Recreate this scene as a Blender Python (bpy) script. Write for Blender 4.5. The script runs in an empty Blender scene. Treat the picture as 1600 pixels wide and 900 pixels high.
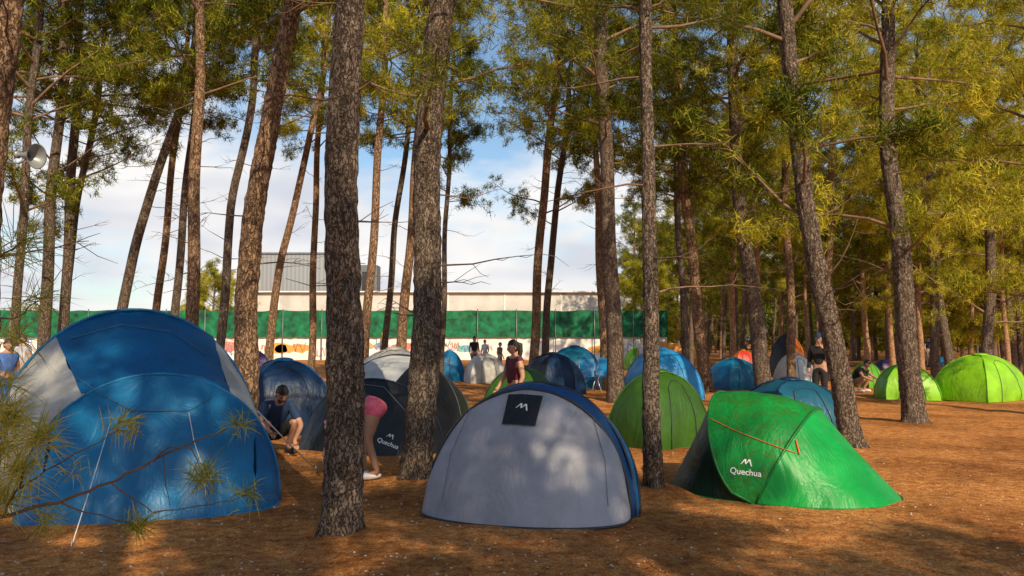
import bpy, math, random
import numpy as np
from mathutils import Vector, Matrix, noise
from mathutils.bvhtree import BVHTree
R=math.radians; PI=math.pi
rng=np.random.default_rng(7); random.seed(7)
C=bpy.context.scene.collection
F=1250.0; CAMZ=1.6; TH=math.atan(80/F)
def ray(px,py):
    cx=(px-800)/F; cz=(450-py)/F
    return Vector((cx, math.cos(TH)-math.sin(TH)*cz, math.sin(TH)+math.cos(TH)*cz))
def P(px,py,Y):
    r=ray(px,py); t=Y/r.y
    return Vector((r.x*t,Y,CAMZ+r.z*t))
def gz(x,y):
    return 0.022*math.sin(x*1.3+.4*y)*math.cos(y*1.05-.3*x)+0.012*math.sin(x*3.1+1)*math.sin(y*2.7)
# ---------------------------------------------------------------- mesh helpers
class MB:
    def __init__(s): s.V=[]; s.Q=[]; s.T=[]; s.n=0
    def add(s,V,Q=None,T=None):
        V=np.asarray(V,dtype=np.float64).reshape(-1,3)
        if Q is not None and len(Q): s.Q.append(np.asarray(Q,dtype=np.int64).reshape(-1,4)+s.n)
        if T is not None and len(T): s.T.append(np.asarray(T,dtype=np.int64).reshape(-1,3)+s.n)
        s.V.append(V); s.n+=len(V)
    def mesh(s,name,smooth=True):
        me=bpy.data.meshes.new(name)
        if not s.V: return me
        V=np.concatenate(s.V)
        Q=np.concatenate(s.Q) if s.Q else np.zeros((0,4),int); T=np.concatenate(s.T) if s.T else np.zeros((0,3),int)
        me.vertices.add(len(V)); me.vertices.foreach_set('co',V.astype(np.float32).ravel())
        L=np.concatenate([Q.ravel(),T.ravel()]).astype(np.int32)
        me.loops.add(len(L)); me.loops.foreach_set('vertex_index',L)
        st=np.concatenate([np.arange(len(Q))*4,len(Q)*4+np.arange(len(T))*3]).astype(np.int32)
        me.polygons.add(len(st)); me.polygons.foreach_set('loop_start',st)
        me.update(calc_edges=True)
        me.polygons.foreach_set('use_smooth',np.full(len(st),smooth)); me.update()
        return me
    def build(s,name,m,parent=None,smooth=True):
        return link(name,s.mesh(name,smooth),m,parent)
    def tube(s,pts,rad,n=6,cap=True):
        p=np.asarray([tuple(q) for q in pts],dtype=float); m=len(p)
        rad=np.broadcast_to(np.asarray(rad,dtype=float),(m,))
        t=np.gradient(p,axis=0); t/=np.linalg.norm(t,axis=1)[:,None]+1e-9
        mt=np.abs(t.mean(0)); ref=np.zeros(3); ref[int(np.argmin(mt))]=1
        a=np.cross(t,ref); a/=np.linalg.norm(a,axis=1)[:,None]+1e-9
        b=np.cross(t,a)
        th=np.arange(n)*2*PI/n
        V=p[:,None,:]+rad[:,None,None]*(np.cos(th)[None,:,None]*a[:,None,:]+np.sin(th)[None,:,None]*b[:,None,:])
        i=np.arange(m-1)[:,None]*n; j=np.arange(n)[None,:]; k=(j+1)%n
        Q=np.stack([i+j,i+k,i+n+k,i+n+j],-1).reshape(-1,4)
        T=None
        V=V.reshape(-1,3)
        if cap:
            V=np.vstack([V,p[0],p[-1]]); c0=m*n; c1=c0+1
            jj=np.arange(n); kk=(jj+1)%n
            T=np.vstack([np.stack([np.full(n,c0),kk,jj],-1),np.stack([np.full(n,c1),(m-1)*n+jj,(m-1)*n+kk],-1)])
        s.add(V,Q,T)
    def grid(s,A):  # A (m,n,3)
        m,n=A.shape[:2]
        i=np.arange(m-1)[:,None]*n; j=np.arange(n-1)[None,:]
        Q=np.stack([i+j,i+j+1,i+n+j+1,i+n+j],-1).reshape(-1,4)
        s.add(A.reshape(-1,3),Q)
    def box(s,c,d,rz=0):
        x,y,z=[q/2 for q in d]; V=np.array([(a*x,b*y,e*z) for e in(-1,1) for b in(-1,1) for a in(-1,1)])
        cr,sr=math.cos(rz),math.sin(rz); V=np.stack([V[:,0]*cr-V[:,1]*sr,V[:,0]*sr+V[:,1]*cr,V[:,2]],-1)+np.array(c)
        s.add(V,[(0,2,3,1),(4,5,7,6),(0,1,5,4),(2,6,7,3),(0,4,6,2),(1,3,7,5)])
    def sphere(s,c,r,M=None,nu=14,nv=10,fn=None):
        u=np.arange(nu)*2*PI/nu; v=np.linspace(.02,PI-.02,nv)
        A=np.stack([np.outer(np.sin(v),np.cos(u)),np.outer(np.sin(v),np.sin(u)),np.outer(np.cos(v),np.ones(nu))],-1)
        A=A.reshape(-1,3)*np.array(r)
        if fn is not None: A=fn(A)
        if M is not None: A=A@np.array(M).T
        A=A+np.array(c)
        i=np.arange(nv-1)[:,None]*nu; j=np.arange(nu)[None,:]; k=(j+1)%nu
        s.add(A,np.stack([i+j,i+nu+j,i+nu+k,i+k],-1).reshape(-1,4))
def link(name,me,m=None,parent=None):
    o=bpy.data.objects.new(name,me); C.objects.link(o)
    if m is not None: me.materials.append(m)
    if parent is not None: o.parent=parent
    return o
def tag(o,label=None,cat=None,group=None,kind=None):
    if label:o['label']=label
    if cat:o['category']=cat
    if group:o['group']=group
    if kind:o['kind']=kind
    return o
def thing(name,label,cat,loc=(0,0,0),rz=0,group=None):
    o=bpy.data.objects.new(name,None); C.objects.link(o); o.location=loc; o.rotation_euler=(0,0,rz)
    o.empty_display_size=.1
    return tag(o,label,cat,group)
# ---------------------------------------------------------------- materials
def nodes(name):
    m=bpy.data.materials.new(name); m.use_nodes=True; nt=m.node_tree; b=nt.nodes['Principled BSDF']
    return m,nt,b
def ramp(nt,src,stops):
    r=nt.nodes.new('ShaderNodeValToRGB'); cr=r.color_ramp
    while len(cr.elements)>1: cr.elements.remove(cr.elements[-1])
    cr.elements[0].position=stops[0][0]; cr.elements[0].color=(*stops[0][1],1)
    for p,c in stops[1:]:
        e=cr.elements.new(p); e.color=(*c,1)
    nt.links.new(src,r.inputs[0]); return r
def texnoise(nt,scale,detail=5,mapscale=None,coord='Object',rough=.6,dist=0):
    tc=nt.nodes.new('ShaderNodeTexCoord'); n=nt.nodes.new('ShaderNodeTexNoise'); n.inputs['Scale'].default_value=scale; n.inputs['Detail'].default_value=detail
    n.inputs['Roughness'].default_value=rough; n.inputs['Distortion'].default_value=dist
    if mapscale:
        mp=nt.nodes.new('ShaderNodeMapping'); mp.inputs['Scale'].default_value=mapscale
        nt.links.new(tc.outputs[coord],mp.inputs[0]); nt.links.new(mp.outputs[0],n.inputs[0])
    else: nt.links.new(tc.outputs[coord],n.inputs[0])
    return n
def plain(name,c,rough=.6,var=.15,scale=8,bump=.1,metal=0):
    m,nt,b=nodes(name); n=texnoise(nt,scale,3)
    c2=[max(0,x*(1-var*1.6)) for x in c]; c3=[min(1,x*(1+var)) for x in c]
    r=ramp(nt,n.outputs[0],[(.3,c2),(.7,c3)]); nt.links.new(r.outputs[0],b.inputs['Base Color'])
    b.inputs['Roughness'].default_value=rough; b.inputs['Metallic'].default_value=metal
    if bump:
        bp=nt.nodes.new('ShaderNodeBump'); bp.inputs['Strength'].default_value=bump; bp.inputs['Distance'].default_value=.02
        nt.links.new(n.outputs[0],bp.inputs['Height']); nt.links.new(bp.outputs[0],b.inputs['Normal'])
    return m
def fabric(name,c,trans=.3,var=.14,rough=.42,mottle=None):
    m,nt,b=nodes(name); n=texnoise(nt,2.2,4)
    c2=[x*(1-var*2) for x in c]; c3=[min(1,x*(1+var)) for x in c]
    r=ramp(nt,n.outputs[0],[(.3,c2),(.7,c3)]); col=r.outputs[0]
    if mottle:
        n2=texnoise(nt,9,3,(1,1,1.4),dist=1.6); r2=ramp(nt,n2.outputs[0],[(.5,(0,0,0)),(.55,(1,1,1))])
        mx=nt.nodes.new('ShaderNodeMix'); mx.data_type='RGBA'; nt.links.new(r2.outputs[0],mx.inputs[0]); nt.links.new(col,mx.inputs[6]); mx.inputs[7].default_value=(*mottle,1); col=mx.outputs[2]
    nt.links.new(col,b.inputs['Base Color']); b.inputs['Roughness'].default_value=rough
    n3=texnoise(nt,3.4,4,(1,1,.4),rough=.6,dist=1.4); bp=nt.nodes.new('ShaderNodeBump'); bp.inputs['Strength'].default_value=.6; bp.inputs['Distance'].default_value=.05
    nt.links.new(n3.outputs[0],bp.inputs['Height']); nt.links.new(bp.outputs[0],b.inputs['Normal'])
    t=nt.nodes.new('ShaderNodeBsdfTranslucent'); nt.links.new(col,t.inputs[0]); mix=nt.nodes.new('ShaderNodeMixShader'); mix.inputs[0].default_value=trans
    out=nt.nodes['Material Output']; nt.links.new(b.outputs[0],mix.inputs[1]); nt.links.new(t.outputs[0],mix.inputs[2]); nt.links.new(mix.outputs[0],out.inputs[0])
    return m
def foliage_mat(name,a,b_,c_,tr=.4):
    m,nt,b=nodes(name); nt.nodes.remove(b); b=nt.nodes.new('ShaderNodeBsdfDiffuse'); g=nt.nodes.new('ShaderNodeNewGeometry'); n=texnoise(nt,.9,1)
    ad=nt.nodes.new('ShaderNodeMath'); ad.operation='MULTIPLY_ADD'; ad.inputs[1].default_value=.45
    mm=nt.nodes.new('ShaderNodeMath'); mm.operation='MULTIPLY'; mm.inputs[1].default_value=.7
    nt.links.new(n.outputs[0],mm.inputs[0]); nt.links.new(g.outputs['Random Per Island'],ad.inputs[0]); nt.links.new(mm.outputs[0],ad.inputs[2])
    r=ramp(nt,ad.outputs[0],[(.25,a),(.55,b_),(.82,c_)])
    nt.links.new(r.outputs[0],b.inputs['Color'])
    t=nt.nodes.new('ShaderNodeBsdfTranslucent'); nt.links.new(r.outputs[0],t.inputs[0]); mix=nt.nodes.new('ShaderNodeMixShader'); mix.inputs[0].default_value=tr
    out=nt.nodes['Material Output']; nt.links.new(b.outputs[0],mix.inputs[1]); nt.links.new(t.outputs[0],mix.inputs[2]); nt.links.new(mix.outputs[0],out.inputs[0])
    return m
def bark_mat(name,dark,mid,light,scale=1):
    m,nt,b=nodes(name)
    tc=nt.nodes.new('ShaderNodeTexCoord'); mp=nt.nodes.new('ShaderNodeMapping'); mp.inputs['Scale'].default_value=(1,1,.32)
    nz=texnoise(nt,9,4,(1,1,.6)); 
    mixv=nt.nodes.new('ShaderNodeMix'); mixv.data_type='VECTOR'; mixv.inputs[0].default_value=.2
    nt.links.new(tc.outputs['Object'],mp.inputs[0]); nt.links.new(mp.outputs[0],mixv.inputs[4]); nt.links.new(nz.outputs['Color'],mixv.inputs[5])
    v=nt.nodes.new('ShaderNodeTexVoronoi'); v.feature='DISTANCE_TO_EDGE'; v.inputs['Scale'].default_value=30*scale; nt.links.new(mixv.outputs[1],v.inputs[0])
    n=texnoise(nt,26,7,(1,1,.3),rough=.75)
    r=ramp(nt,n.outputs[0],[(.3,dark),(.5,mid),(.7,light)])
    e=ramp(nt,v.outputs[0],[(0.0,(.2,.17,.15)),(.15,(1,1,1))])
    mu=nt.nodes.new('ShaderNodeMix'); mu.data_type='RGBA'; mu.blend_type='MULTIPLY'; mu.inputs[0].default_value=.85; nt.links.new(r.outputs[0],mu.inputs[6]); nt.links.new(e.outputs[0],mu.inputs[7])
    nt.links.new(mu.outputs[2],b.inputs['Base Color']); b.inputs['Roughness'].default_value=.9; b.inputs['Specular IOR Level'].default_value=.15
    sm=nt.nodes.new('ShaderNodeMath'); sm.operation='MULTIPLY_ADD'; sm.inputs[1].default_value=.9; nt.links.new(n.outputs[0],sm.inputs[0]); nt.links.new(e.outputs[0],sm.inputs[2])
    bp=nt.nodes.new('ShaderNodeBump'); bp.inputs['Strength'].default_value=1; bp.inputs['Distance'].default_value=.025
    nt.links.new(sm.outputs[0],bp.inputs['Height']); nt.links.new(bp.outputs[0],b.inputs['Normal'])
    return m
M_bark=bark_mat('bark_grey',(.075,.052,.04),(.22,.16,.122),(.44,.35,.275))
M_barkw=bark_mat('bark_warm_sunlit',(.12,.07,.042),(.36,.22,.135),(.6,.4,.265),.7)  # warmer bark copy, with the sunlit tone of lit trunks in its colour
M_barkf=plain('bark_far',(.15,.1,.07),.95,.35,9,0); M_barkfw=plain('bark_far_sunlit',(.36,.2,.11),.95,.35,9,0)  # second far bark has orange sunlight put into its colour
M_twig=plain('twig_wood',(.22,.13,.08),.9,.3,6,0)
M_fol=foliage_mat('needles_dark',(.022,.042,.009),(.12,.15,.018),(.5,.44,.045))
M_foly=foliage_mat('needles_yellow_sunlit',(.07,.1,.013),(.36,.36,.032),(.85,.7,.08),.5)  # crown copy with yellow-green sunlight put into the needle colour
M_folb=foliage_mat('needles_branch',(.12,.18,.02),(.45,.45,.07),(.85,.65,.14))
# ---------------------------------------------------------------- skin people
def skin_obj(verts,edges,radii,sub=1):
    me=bpy.data.meshes.new('tmp'); me.from_pydata([tuple(v) for v in verts],edges,[]); o=bpy.data.objects.new('tmp',me); C.objects.link(o)
    o.modifiers.new('s','SKIN'); o.modifiers['s'].use_smooth_shade=True
    sv=me.skin_vertices[0].data
    for i,r in enumerate(radii):
        sv[i].radius=(r,r) if not isinstance(r,tuple) else r; sv[i].use_root=(i==0)
    s=o.modifiers.new('u','SUBSURF'); s.levels=sub+1; s.render_levels=sub+1
    bpy.context.view_layer.update()
    dg=bpy.context.evaluated_depsgraph_get(); ev=o.evaluated_get(dg); m2=ev.to_mesh()
    V=np.array([v.co[:] for v in m2.vertices]); Q=[];T=[]
    for p in m2.polygons:
        vv=list(p.vertices)
        if len(vv)==4:Q.append(vv)
        elif len(vv)==3:T.append(vv)
    ev.to_mesh_clear(); bpy.data.objects.remove(o); bpy.data.meshes.remove(me)
    return V,Q,T
RAD=dict(pelvis=.125,waist=.11,chest=.128,neck=.052,headb=.05,sh=.068,el=.042,wr=.028,ha=.036,hip=.09,kn=.056,an=.038,toe=.032)
def person(label,pose,loc,rz,skin,shirt,pants,hair,shoe,long_hair=False,beard=False,cap=None,sleeve=.5,leg=.5,over={},scale=1,fat=1.):
    if pose=='stand':
        J=dict(pelvis=(0,0,.94),waist=(0,0,1.1),chest=(0,.0,1.32),neck=(0,0,1.47),headb=(0,-.01,1.55),hd=(0,-.03,1.61),sh=(.175,0,1.4),el=(.235,.03,1.12),wr=(.22,-.1,.9),ha=(.21,-.14,.83),hip=(.09,0,.9),kn=(.1,-.03,.5),an=(.1,.02,.09),toe=(.12,-.14,.035))
    elif pose=='crouch':
        J=dict(pelvis=(0,.15,.28),waist=(0,.1,.43),chest=(0,-.06,.62),neck=(0,-.16,.74),headb=(0,-.2,.79),hd=(0,-.25,.84),sh=(.18,-.09,.67),el=(.3,-.26,.47),wr=(.24,-.46,.38),ha=(.22,-.53,.34),hip=(.1,.13,.27),kn=(.2,-.26,.47),an=(.17,-.03,.1),toe=(.2,-.2,.035))
    else:
        J=dict(pelvis=(0,0.03,.84),waist=(0,-.13,.87),chest=(0,-.31,.82),neck=(0,-.4,.73),headb=(0,-.43,.66),hd=(0,-.45,.6),sh=(.16,-.32,.78),el=(.15,-.42,.54),wr=(.12,-.5,.33),ha=(.11,-.52,.26),hip=(.085,.04,.8),kn=(.1,-.03,.44),an=(.1,.03,.09),toe=(.12,-.12,.035))
    root=thing('person',label,'person',loc,rz)
    root.scale=(scale,)*3
    def G(k,s=1):
        if (k,s) in over: return Vector(over[(k,s)])
        v=Vector(J[k]); return Vector((v.x*s,v.y,v.z))
    verts=[];rad=[];edges=[]
    def a(v,r,par=None):
        verts.append(v);rad.append(r)
        if par is not None: edges.append((par,len(verts)-1))
        return len(verts)-1
    p=a(G('pelvis'),RAD['pelvis']);w=a(G('waist'),RAD['waist'],p);c=a(G('chest'),RAD['chest'],w);nk=a(G('neck'),RAD['neck'],c);a(G('headb'),RAD['headb'],nk)
    for s in(-1,1):
        q=c
        for k in('sh','el','wr','ha'): q=a(G(k,s),RAD[k],q)
        q=p
        for k in('hip','kn','an','toe'): q=a(G(k,s),RAD[k]*(fat if k in('hip',) else 1),q)
    mb=MB(); V,Q,T=skin_obj(verts,edges,rad); mb.add(V,Q,T)
    hd=G('hd'); up=(hd-G('neck')).normalized()
    if pose=='bend': fw=Vector((0,-1,.2)); 
    else: fw=Vector(over.get('face',(0,-1,-.1)))
    fw=(fw-up*fw.dot(up)).normalized(); sd=fw.cross(up)
    MM=np.array([sd,-fw,up]).T
    def shape(A):
        A=A.copy(); z=A[:,2]/.118; low=np.clip(-z,0,1); A[:,0]*=1-.32*low; A[:,1]=A[:,1]*(1-.12*low)-.012*low
        f=np.clip(-A[:,1]/.1,0,1)
        A[:,1]-=.03*np.exp(-((A[:,0]/.016)**2+((A[:,2]+.012)/.026)**2))*f
        A[:,1]+=.010*(np.exp(-(((np.abs(A[:,0])-.033)/.017)**2+((A[:,2]-.014)/.014)**2)))*f
        A[:,1]-=.008*np.exp(-((A[:,0]/.028)**2+((A[:,2]+.05)/.01)**2))*f
        return A
    mb.sphere(hd,(.077,.097,.118),MM,30,24,shape)
    for s in(-1,1): mb.sphere(hd+sd*s*.078+up*-.005,(.012,.02,.032),MM,8,6)
    for s in(-1,1):
        ha=G('ha',s); wr=G('wr',s); d=(ha-wr).normalized(); sx=Vector((1,0,0)); sx=(sx-d*sx.dot(d)).normalized(); dn=d.cross(sx)
        if dn.z>0: dn=-dn
        for i,(o,L) in enumerate(((-.027,.06),(-.009,.074),(.009,.07),(.026,.055))):
            b=ha+d*.012+sx*o; mb.tube([b,b+d*L*.4,b+d*L*.75+dn*L*.2,b+d*L*.95+dn*L*.45],[.009,.009,.008,.006],6)
        b=ha-d*.01-sx*.03*s; mb.tube([b,b-sx*.03*s+d*.02,b-sx*.035*s+d*.05],[.011,.01,.007],6)
    body=mb.build('body',skin,root)
    def lerp(a_,b_,t): return a_+(b_-a_)*t
    if shirt is not None:
        verts=[];rad=[];edges=[]
        g=.016
        low=lerp(G('pelvis'),G('waist'),.25)
        w0=a(low,RAD['pelvis']+g);w=a(G('waist'),RAD['waist']+g+.005,w0);c=a(G('chest'),RAD['chest']+g,w);a(lerp(G('chest'),G('neck'),.72),.075,c)
        for s in(-1,1):
            q=a(G('sh',s),RAD['sh']+.014,c); 
            if sleeve<=1: a(lerp(G('sh',s),G('el',s),sleeve),.062,q)
            else:
                q=a(G('el',s),.056,q); a(lerp(G('el',s),G('wr',s),.95),.042,q)
        mb=MB(); V,Q,T=skin_obj(verts,edges,rad); mb.add(V,Q,T); mb.build('shirt',shirt,root)
    verts=[];rad=[];edges=[]
    p=a(G('pelvis'),RAD['pelvis']*fat+.014); a(lerp(G('pelvis'),G('waist'),.5),RAD['waist']*(1+(fat-1)*.6)+.018,p)
    for s in(-1,1):
        q=a(G('hip',s),RAD['hip']*fat+.018,p)
        if leg<=1: a(lerp(G('hip',s),G('kn',s),leg),(.088-.02*leg)*(1+(fat-1)*.6)+.008,q)
        else:
            q=a(G('kn',s),.072,q); a(lerp(G('kn',s),G('an',s),.92),.055,q)
    mb=MB(); V,Q,T=skin_obj(verts,edges,rad); mb.add(V,Q,T); mb.build('shorts' if leg<=1 else 'trousers',pants,root)
    for s in(-1,1):
        an=G('an',s);toe=G('toe',s); d=toe-an; d.z=0; d.normalize(); mb=MB()
        V,Q,T=skin_obj([an+Vector((0,0,-.03)),Vector((an.x,an.y,.045))-d*.03,Vector((toe.x,toe.y,.042)),Vector((toe.x,toe.y,.036))+d*.05],[(0,1),(1,2),(2,3)],[.05,.046,.046,.034]); mb.add(V,Q,T); mb.build('shoe',shoe,root)
    mb=MB()
    def hs(A):
        A=A.copy(); z=A[:,2]/.13; f=A[:,1]<-.02
        cut=np.where(f,.045,-.06); A[:,2]=np.maximum(A[:,2],cut-.02*(~f)); return A*(1+.03*np.sin(A[:,[0]]*90)*np.sin(A[:,[2]]*80))
    mb.sphere(hd-fw*.012+up*.012,(.086,.105,.124),MM,26,18,hs)
    if long_hair:
        b=hd-fw*.09+up*.04; dn=Vector((0,0,-1)); mb.tube([b,b-fw*.05+dn*.02,b-fw*.06+dn*.14,b-fw*.03+dn*.27,b-fw*.02+dn*.34],[.04,.05,.045,.032,.008],10)
    mb.build('hair',hair,root)
    if beard:
        mb=MB(); mb.sphere(hd+fw*.032-up*.065,(.056,.056,.05),MM,14,10); mb.build('beard',hair,root)
    for s in(-1,1):
        mb=MB(); mb.sphere(hd+fw*.085+sd*s*.033+up*.012,(.013,.007,.008),MM,8,6); mb.build('eye',M_eye,root)
    if cap is not None:
        mb=MB()
        def cs(A): A=A.copy(); A[:,2]=np.maximum(A[:,2],.035); return A
        mb.sphere(hd+up*.018,(.09,.108,.125),MM,20,14,cs); c0=hd+up*.055+fw*.12; mb.sphere(c0,(.07,.08,.009),MM,14,8); mb.build('cap',cap,root)
    return root
M_eye=plain('eye_dark',(.02,.015,.012),.3,0,5,0)
M_skin=plain('skin_tan',(.48,.25,.16),.5,.06,12,.05); M_skinl=plain('skin_light',(.6,.38,.27),.5,.06,12,.05)
M_hair=plain('hair_dark',(.018,.012,.009),.5,.3,40,.3); M_hairb=plain('hair_brown',(.09,.05,.025),.5,.3,40,.3)
CL={k:plain('cloth_'+k,c,.85,.2,9,.3) for k,c in dict(navy=(.012,.035,.1),pink=(.88,.15,.24),green=(.012,.05,.03),maroon=(.12,.015,.03),black=(.015,.015,.018),white=(.7,.7,.7),blue=(.08,.18,.5),grey=(.2,.2,.2),denim=(.06,.1,.2),khaki=(.25,.2,.12)).items()}
M_shoe=plain('shoe_white',(.75,.75,.75),.5,.05); M_shoed=plain('shoe_dark',(.03,.03,.03),.5,.1)
def gp(px,d,dx=0): 
    x=(px-800)/F*d*1.0
    return (x,d,gz(x,d))
person('bearded man in dark blue shirt crouching between the big blue tent and black tent','crouch',gp(434,11.3),R(34),M_skin,CL['navy'],CL['black'],M_hair,M_shoed,beard=True,sleeve=.8,leg=.9,over={('wr',1):(.1,-.5,.22),('ha',1):(.1,-.56,.17),('el',1):(.26,-.3,.4)})
person('woman in pink shorts bending forward beside the large foreground trunk','bend',gp(582,9.4),R(-92),M_skin,CL['green'],CL['pink'],M_hair,M_shoe,sleeve=.4,leg=.36,fat=1.35,over={('kn',-1):(-.12,-.15,.45),('an',-1):(-.13,-.1,.09),('toe',-1):(-.15,-.26,.035),('kn',1):(.1,-.02,.45),('an',1):(.1,.1,.09),('toe',1):(.12,-.05,.035)})
person('dark haired woman in sleeveless maroon top standing behind the grey tent','stand',gp(804,12.3),R(-62),M_skin,CL['maroon'],CL['denim'],M_hair,M_shoe,long_hair=True,sleeve=.15,leg=.5,scale=.92,over={('el',-1):(-.25,-.06,1.13),('wr',-1):(-.2,-.2,.95),('ha',-1):(-.18,-.26,.9)})
person('man in black clothes and dark cap standing behind the green tents','stand',gp(1279,18.5),R(-35),M_skin,CL['black'],CL['black'],M_hair,M_shoed,cap=CL['navy'],sleeve=1.5,leg=2,over={('el',1):(.28,-.1,1.2),('wr',1):(.12,-.28,1.42),('ha',1):(.08,-.3,1.48)})
person('distant person in black shirt standing left of the pale dome tent','stand',gp(741,38),R(20),M_skin,CL['black'],CL['grey'],M_hair,M_shoed)
person('distant person in white shirt standing behind the pale dome tent','stand',gp(758,42),R(-30),M_skinl,CL['white'],CL['denim'],M_hair,M_shoed,scale=.9)
person('distant person in grey shirt right of the pale dome tent','stand',gp(781,38),R(60),M_skinl,CL['grey'],CL['khaki'],M_hairb,M_shoe,scale=.85)
person('person in blue shirt at the far left beside the big blue tent','stand',gp(14,15.5),R(60),M_skin,CL['blue'],CL['denim'],M_hairb,M_shoe,scale=.93,leg=2)
person('person in white shirt behind the left edge of the big blue tent','stand',gp(38,18),R(-20),M_skinl,CL['white'],CL['blue'],M_hairb,M_shoe,leg=2,scale=.97)
person('person in dark shirt crouching left of the leaning trunk at right','crouch',gp(1340,24),R(40),M_skin,CL['black'],CL['khaki'],M_hair,M_shoe)
person('distant person in pale top by the light blue tent','stand',gp(1003,33),R(-50),M_skinl,CL['white'],CL['navy'],M_hair,M_shoed)
person('distant person in blue top in the right hand clearing','stand',gp(1449,46),R(10),M_skinl,CL['navy'],CL['grey'],M_hair,M_shoed)
# ---------------------------------------------------------------- tents
M_pole=plain('tent_pole',(.03,.035,.045),.4,.1,5,0); M_rope=plain('guy_rope',(.75,.74,.7),.8,.1,5,0); M_orope=plain('orange_rope',(.85,.13,.02),.7,.1,5,0)
M_print=plain('white_print',(.9,.9,.9),.6,.03,5,0); M_peg=plain('peg_steel',(.4,.4,.4),.4,.1,5,0,.8)
FB={}
def fab(k,c=None,**kw):
    if k not in FB: FB[k]=fabric('tent_'+k,c,**kw)
    return FB[k]
def hoop(h,u):
    y0,W,ya,za,p=h[:5]; xo=h[5] if len(h)>5 else 0; py=h[6] if len(h)>6 else p
    s=np.sin(u)
    return np.stack([xo-W*np.cos(u),y0+(ya-y0)*s**py,np.maximum(za*s**p,0)],-1)
def wrinkle(A,amp,seed):
    sh=A.shape; B=A.reshape(-1,3); o=np.array([noise.noise(Vector((p[0]*3.1+seed,p[1]*3.1,p[2]*2.2)))+.5*noise.noise(Vector((p[0]*8+seed,p[1]*8,p[2]*4))) for p in B])
    c=B.mean(0)*np.array([1,1,0]); d=B-c; d/=np.linalg.norm(d,axis=1)[:,None]+1e-6
    w=np.clip(B[:,2]*6,0,1)
    return (B+d*(o*amp*w)[:,None]).reshape(sh)
def hood(label,loc,rz,hoops,panels,poles=True,seed=0,polem=None,nu=48,nv=18,name='popup_tent',group=None,wr=.026):
    root=thing(name,label,'tent',loc,rz,group); objs=[]
    for (i,j,segs,bul) in panels:
        for (u0,u1,m,nm) in segs:
            u=np.linspace(max(u0*PI,.0),min(u1*PI,PI),max(8,int(nu*(u1-u0))+1)); a=hoop(hoops[i],u); b=hoop(hoops[j],u)
            t=np.linspace(0,1,nv)[:,None,None]; A=a[None]*(1-t)+b[None]*t
            ctr=np.array([0,np.mean([h[2] for h in hoops]),.2]); d=A-ctr; d/=np.linalg.norm(d,axis=2)[...,None]
            A=A+d*(np.sin(PI*t)*bul)*np.sin(u)[None,:,None]
            A=wrinkle(A,wr,seed+i*3.3)
            mb=MB(); mb.grid(A); o=mb.build(nm,m,root); objs.append(o)
    if poles:
        for k,h in enumerate(hoops):
            u=np.linspace(0,PI,40); A=hoop(h,u); mb=MB(); mb.tube(A+np.array([0,0,.004]),.015 if h[3]>.05 else .013,6); mb.build('pole_sleeve' if h[3]>.05 else 'hem',polem or M_pole,root)
    return root,objs
def xf(root): return Matrix.LocRotScale(root.location,root.rotation_euler,root.scale)
def guy(root,p0,p1,r=.004):
    inv=xf(root).inverted(); a=inv@Vector(p0); b=inv@Vector(p1)
    mb=MB(); mb.tube([a,(a+b)/2-Vector((0,0,.015)),b],r,5); g=mb.build('guy_line',M_rope,root)
    mb=MB(); mb.tube([b+Vector((0,0,.05)),b-Vector((0,0,.08))],.006,5); mb.build('peg',M_peg,g)
def bvh_of(root,objs):
    V=[];Fc=[]; Mx=xf(root)
    for o in objs:
        b=len(V); V+= [Mx@v.co for v in o.data.vertices]; Fc+=[[b+i for i in p.vertices] for p in o.data.polygons]
    return BVHTree.FromPolygons(V,Fc),Mx
CAM=Vector((0,0,CAMZ))
def hit(b,px,py):
    h=b.ray_cast(CAM,ray(px,py).normalized()); return h[0],h[1]
def decal(root,bv,Mx,V2,T,px,py,size,rot,mat,name,off=.006):
    p,n=hit(bv,px,py)
    if p is None: print('NO HIT',name,px,py); return None
    if n.dot(p-CAM)>0:n=-n
    up=Vector((0,0,1)); up=(up-n*up.dot(n)).normalized(); rt=up.cross(n).normalized()
    c,s=math.cos(rot),math.sin(rot); out=[]; inv=Mx.inverted()
    for (a,b) in V2:
        a,b=(a*c-b*s)*size,(a*s+b*c)*size; q=p+rt*a+up*b
        h=bv.ray_cast(q+n*.3,-n)
        q2=(h[0] if h[0] is not None else q)+n*off; out.append(inv@q2)
    me=bpy.data.meshes.new(name); me.from_pydata([tuple(v) for v in out],[],T); return link(name,me,mat,root)
def text2d(txt):
    cu=bpy.data.curves.new('t','FONT'); cu.body=txt; cu.align_x='CENTER'; cu.align_y='CENTER'; cu.size=1; cu.offset=.012
    o=bpy.data.objects.new('t',cu); C.objects.link(o); bpy.context.view_layer.update()
    me=bpy.data.meshes.new_from_object(o.evaluated_get(bpy.context.evaluated_depsgraph_get()))
    V=[(v.co.x,v.co.y) for v in me.vertices]; T=[tuple(p.vertices) for p in me.polygons]
    bpy.data.objects.remove(o); return V,T
TV,TT=text2d('Quechua')
def mark2d():
    V=[];T=[]
    pp=[(-.7,-.25),(-.2,.42),(-.1,-.2),(.32,.42),(.62,-.42)]
    for i in range(len(pp)-1):
        (x0,y0),(x1,y1)=pp[i],pp[i+1]; w0,w1=(.04,.11) if i%2==0 else (.11,.07)
        b=len(V); V+=[(x0-w0,y0),(x0+w0,y0),(x1+w1,y1),(x1-w1,y1)]; T.append((b,b+1,b+2,b+3))
    return V,T
MV,MT=mark2d()
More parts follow.
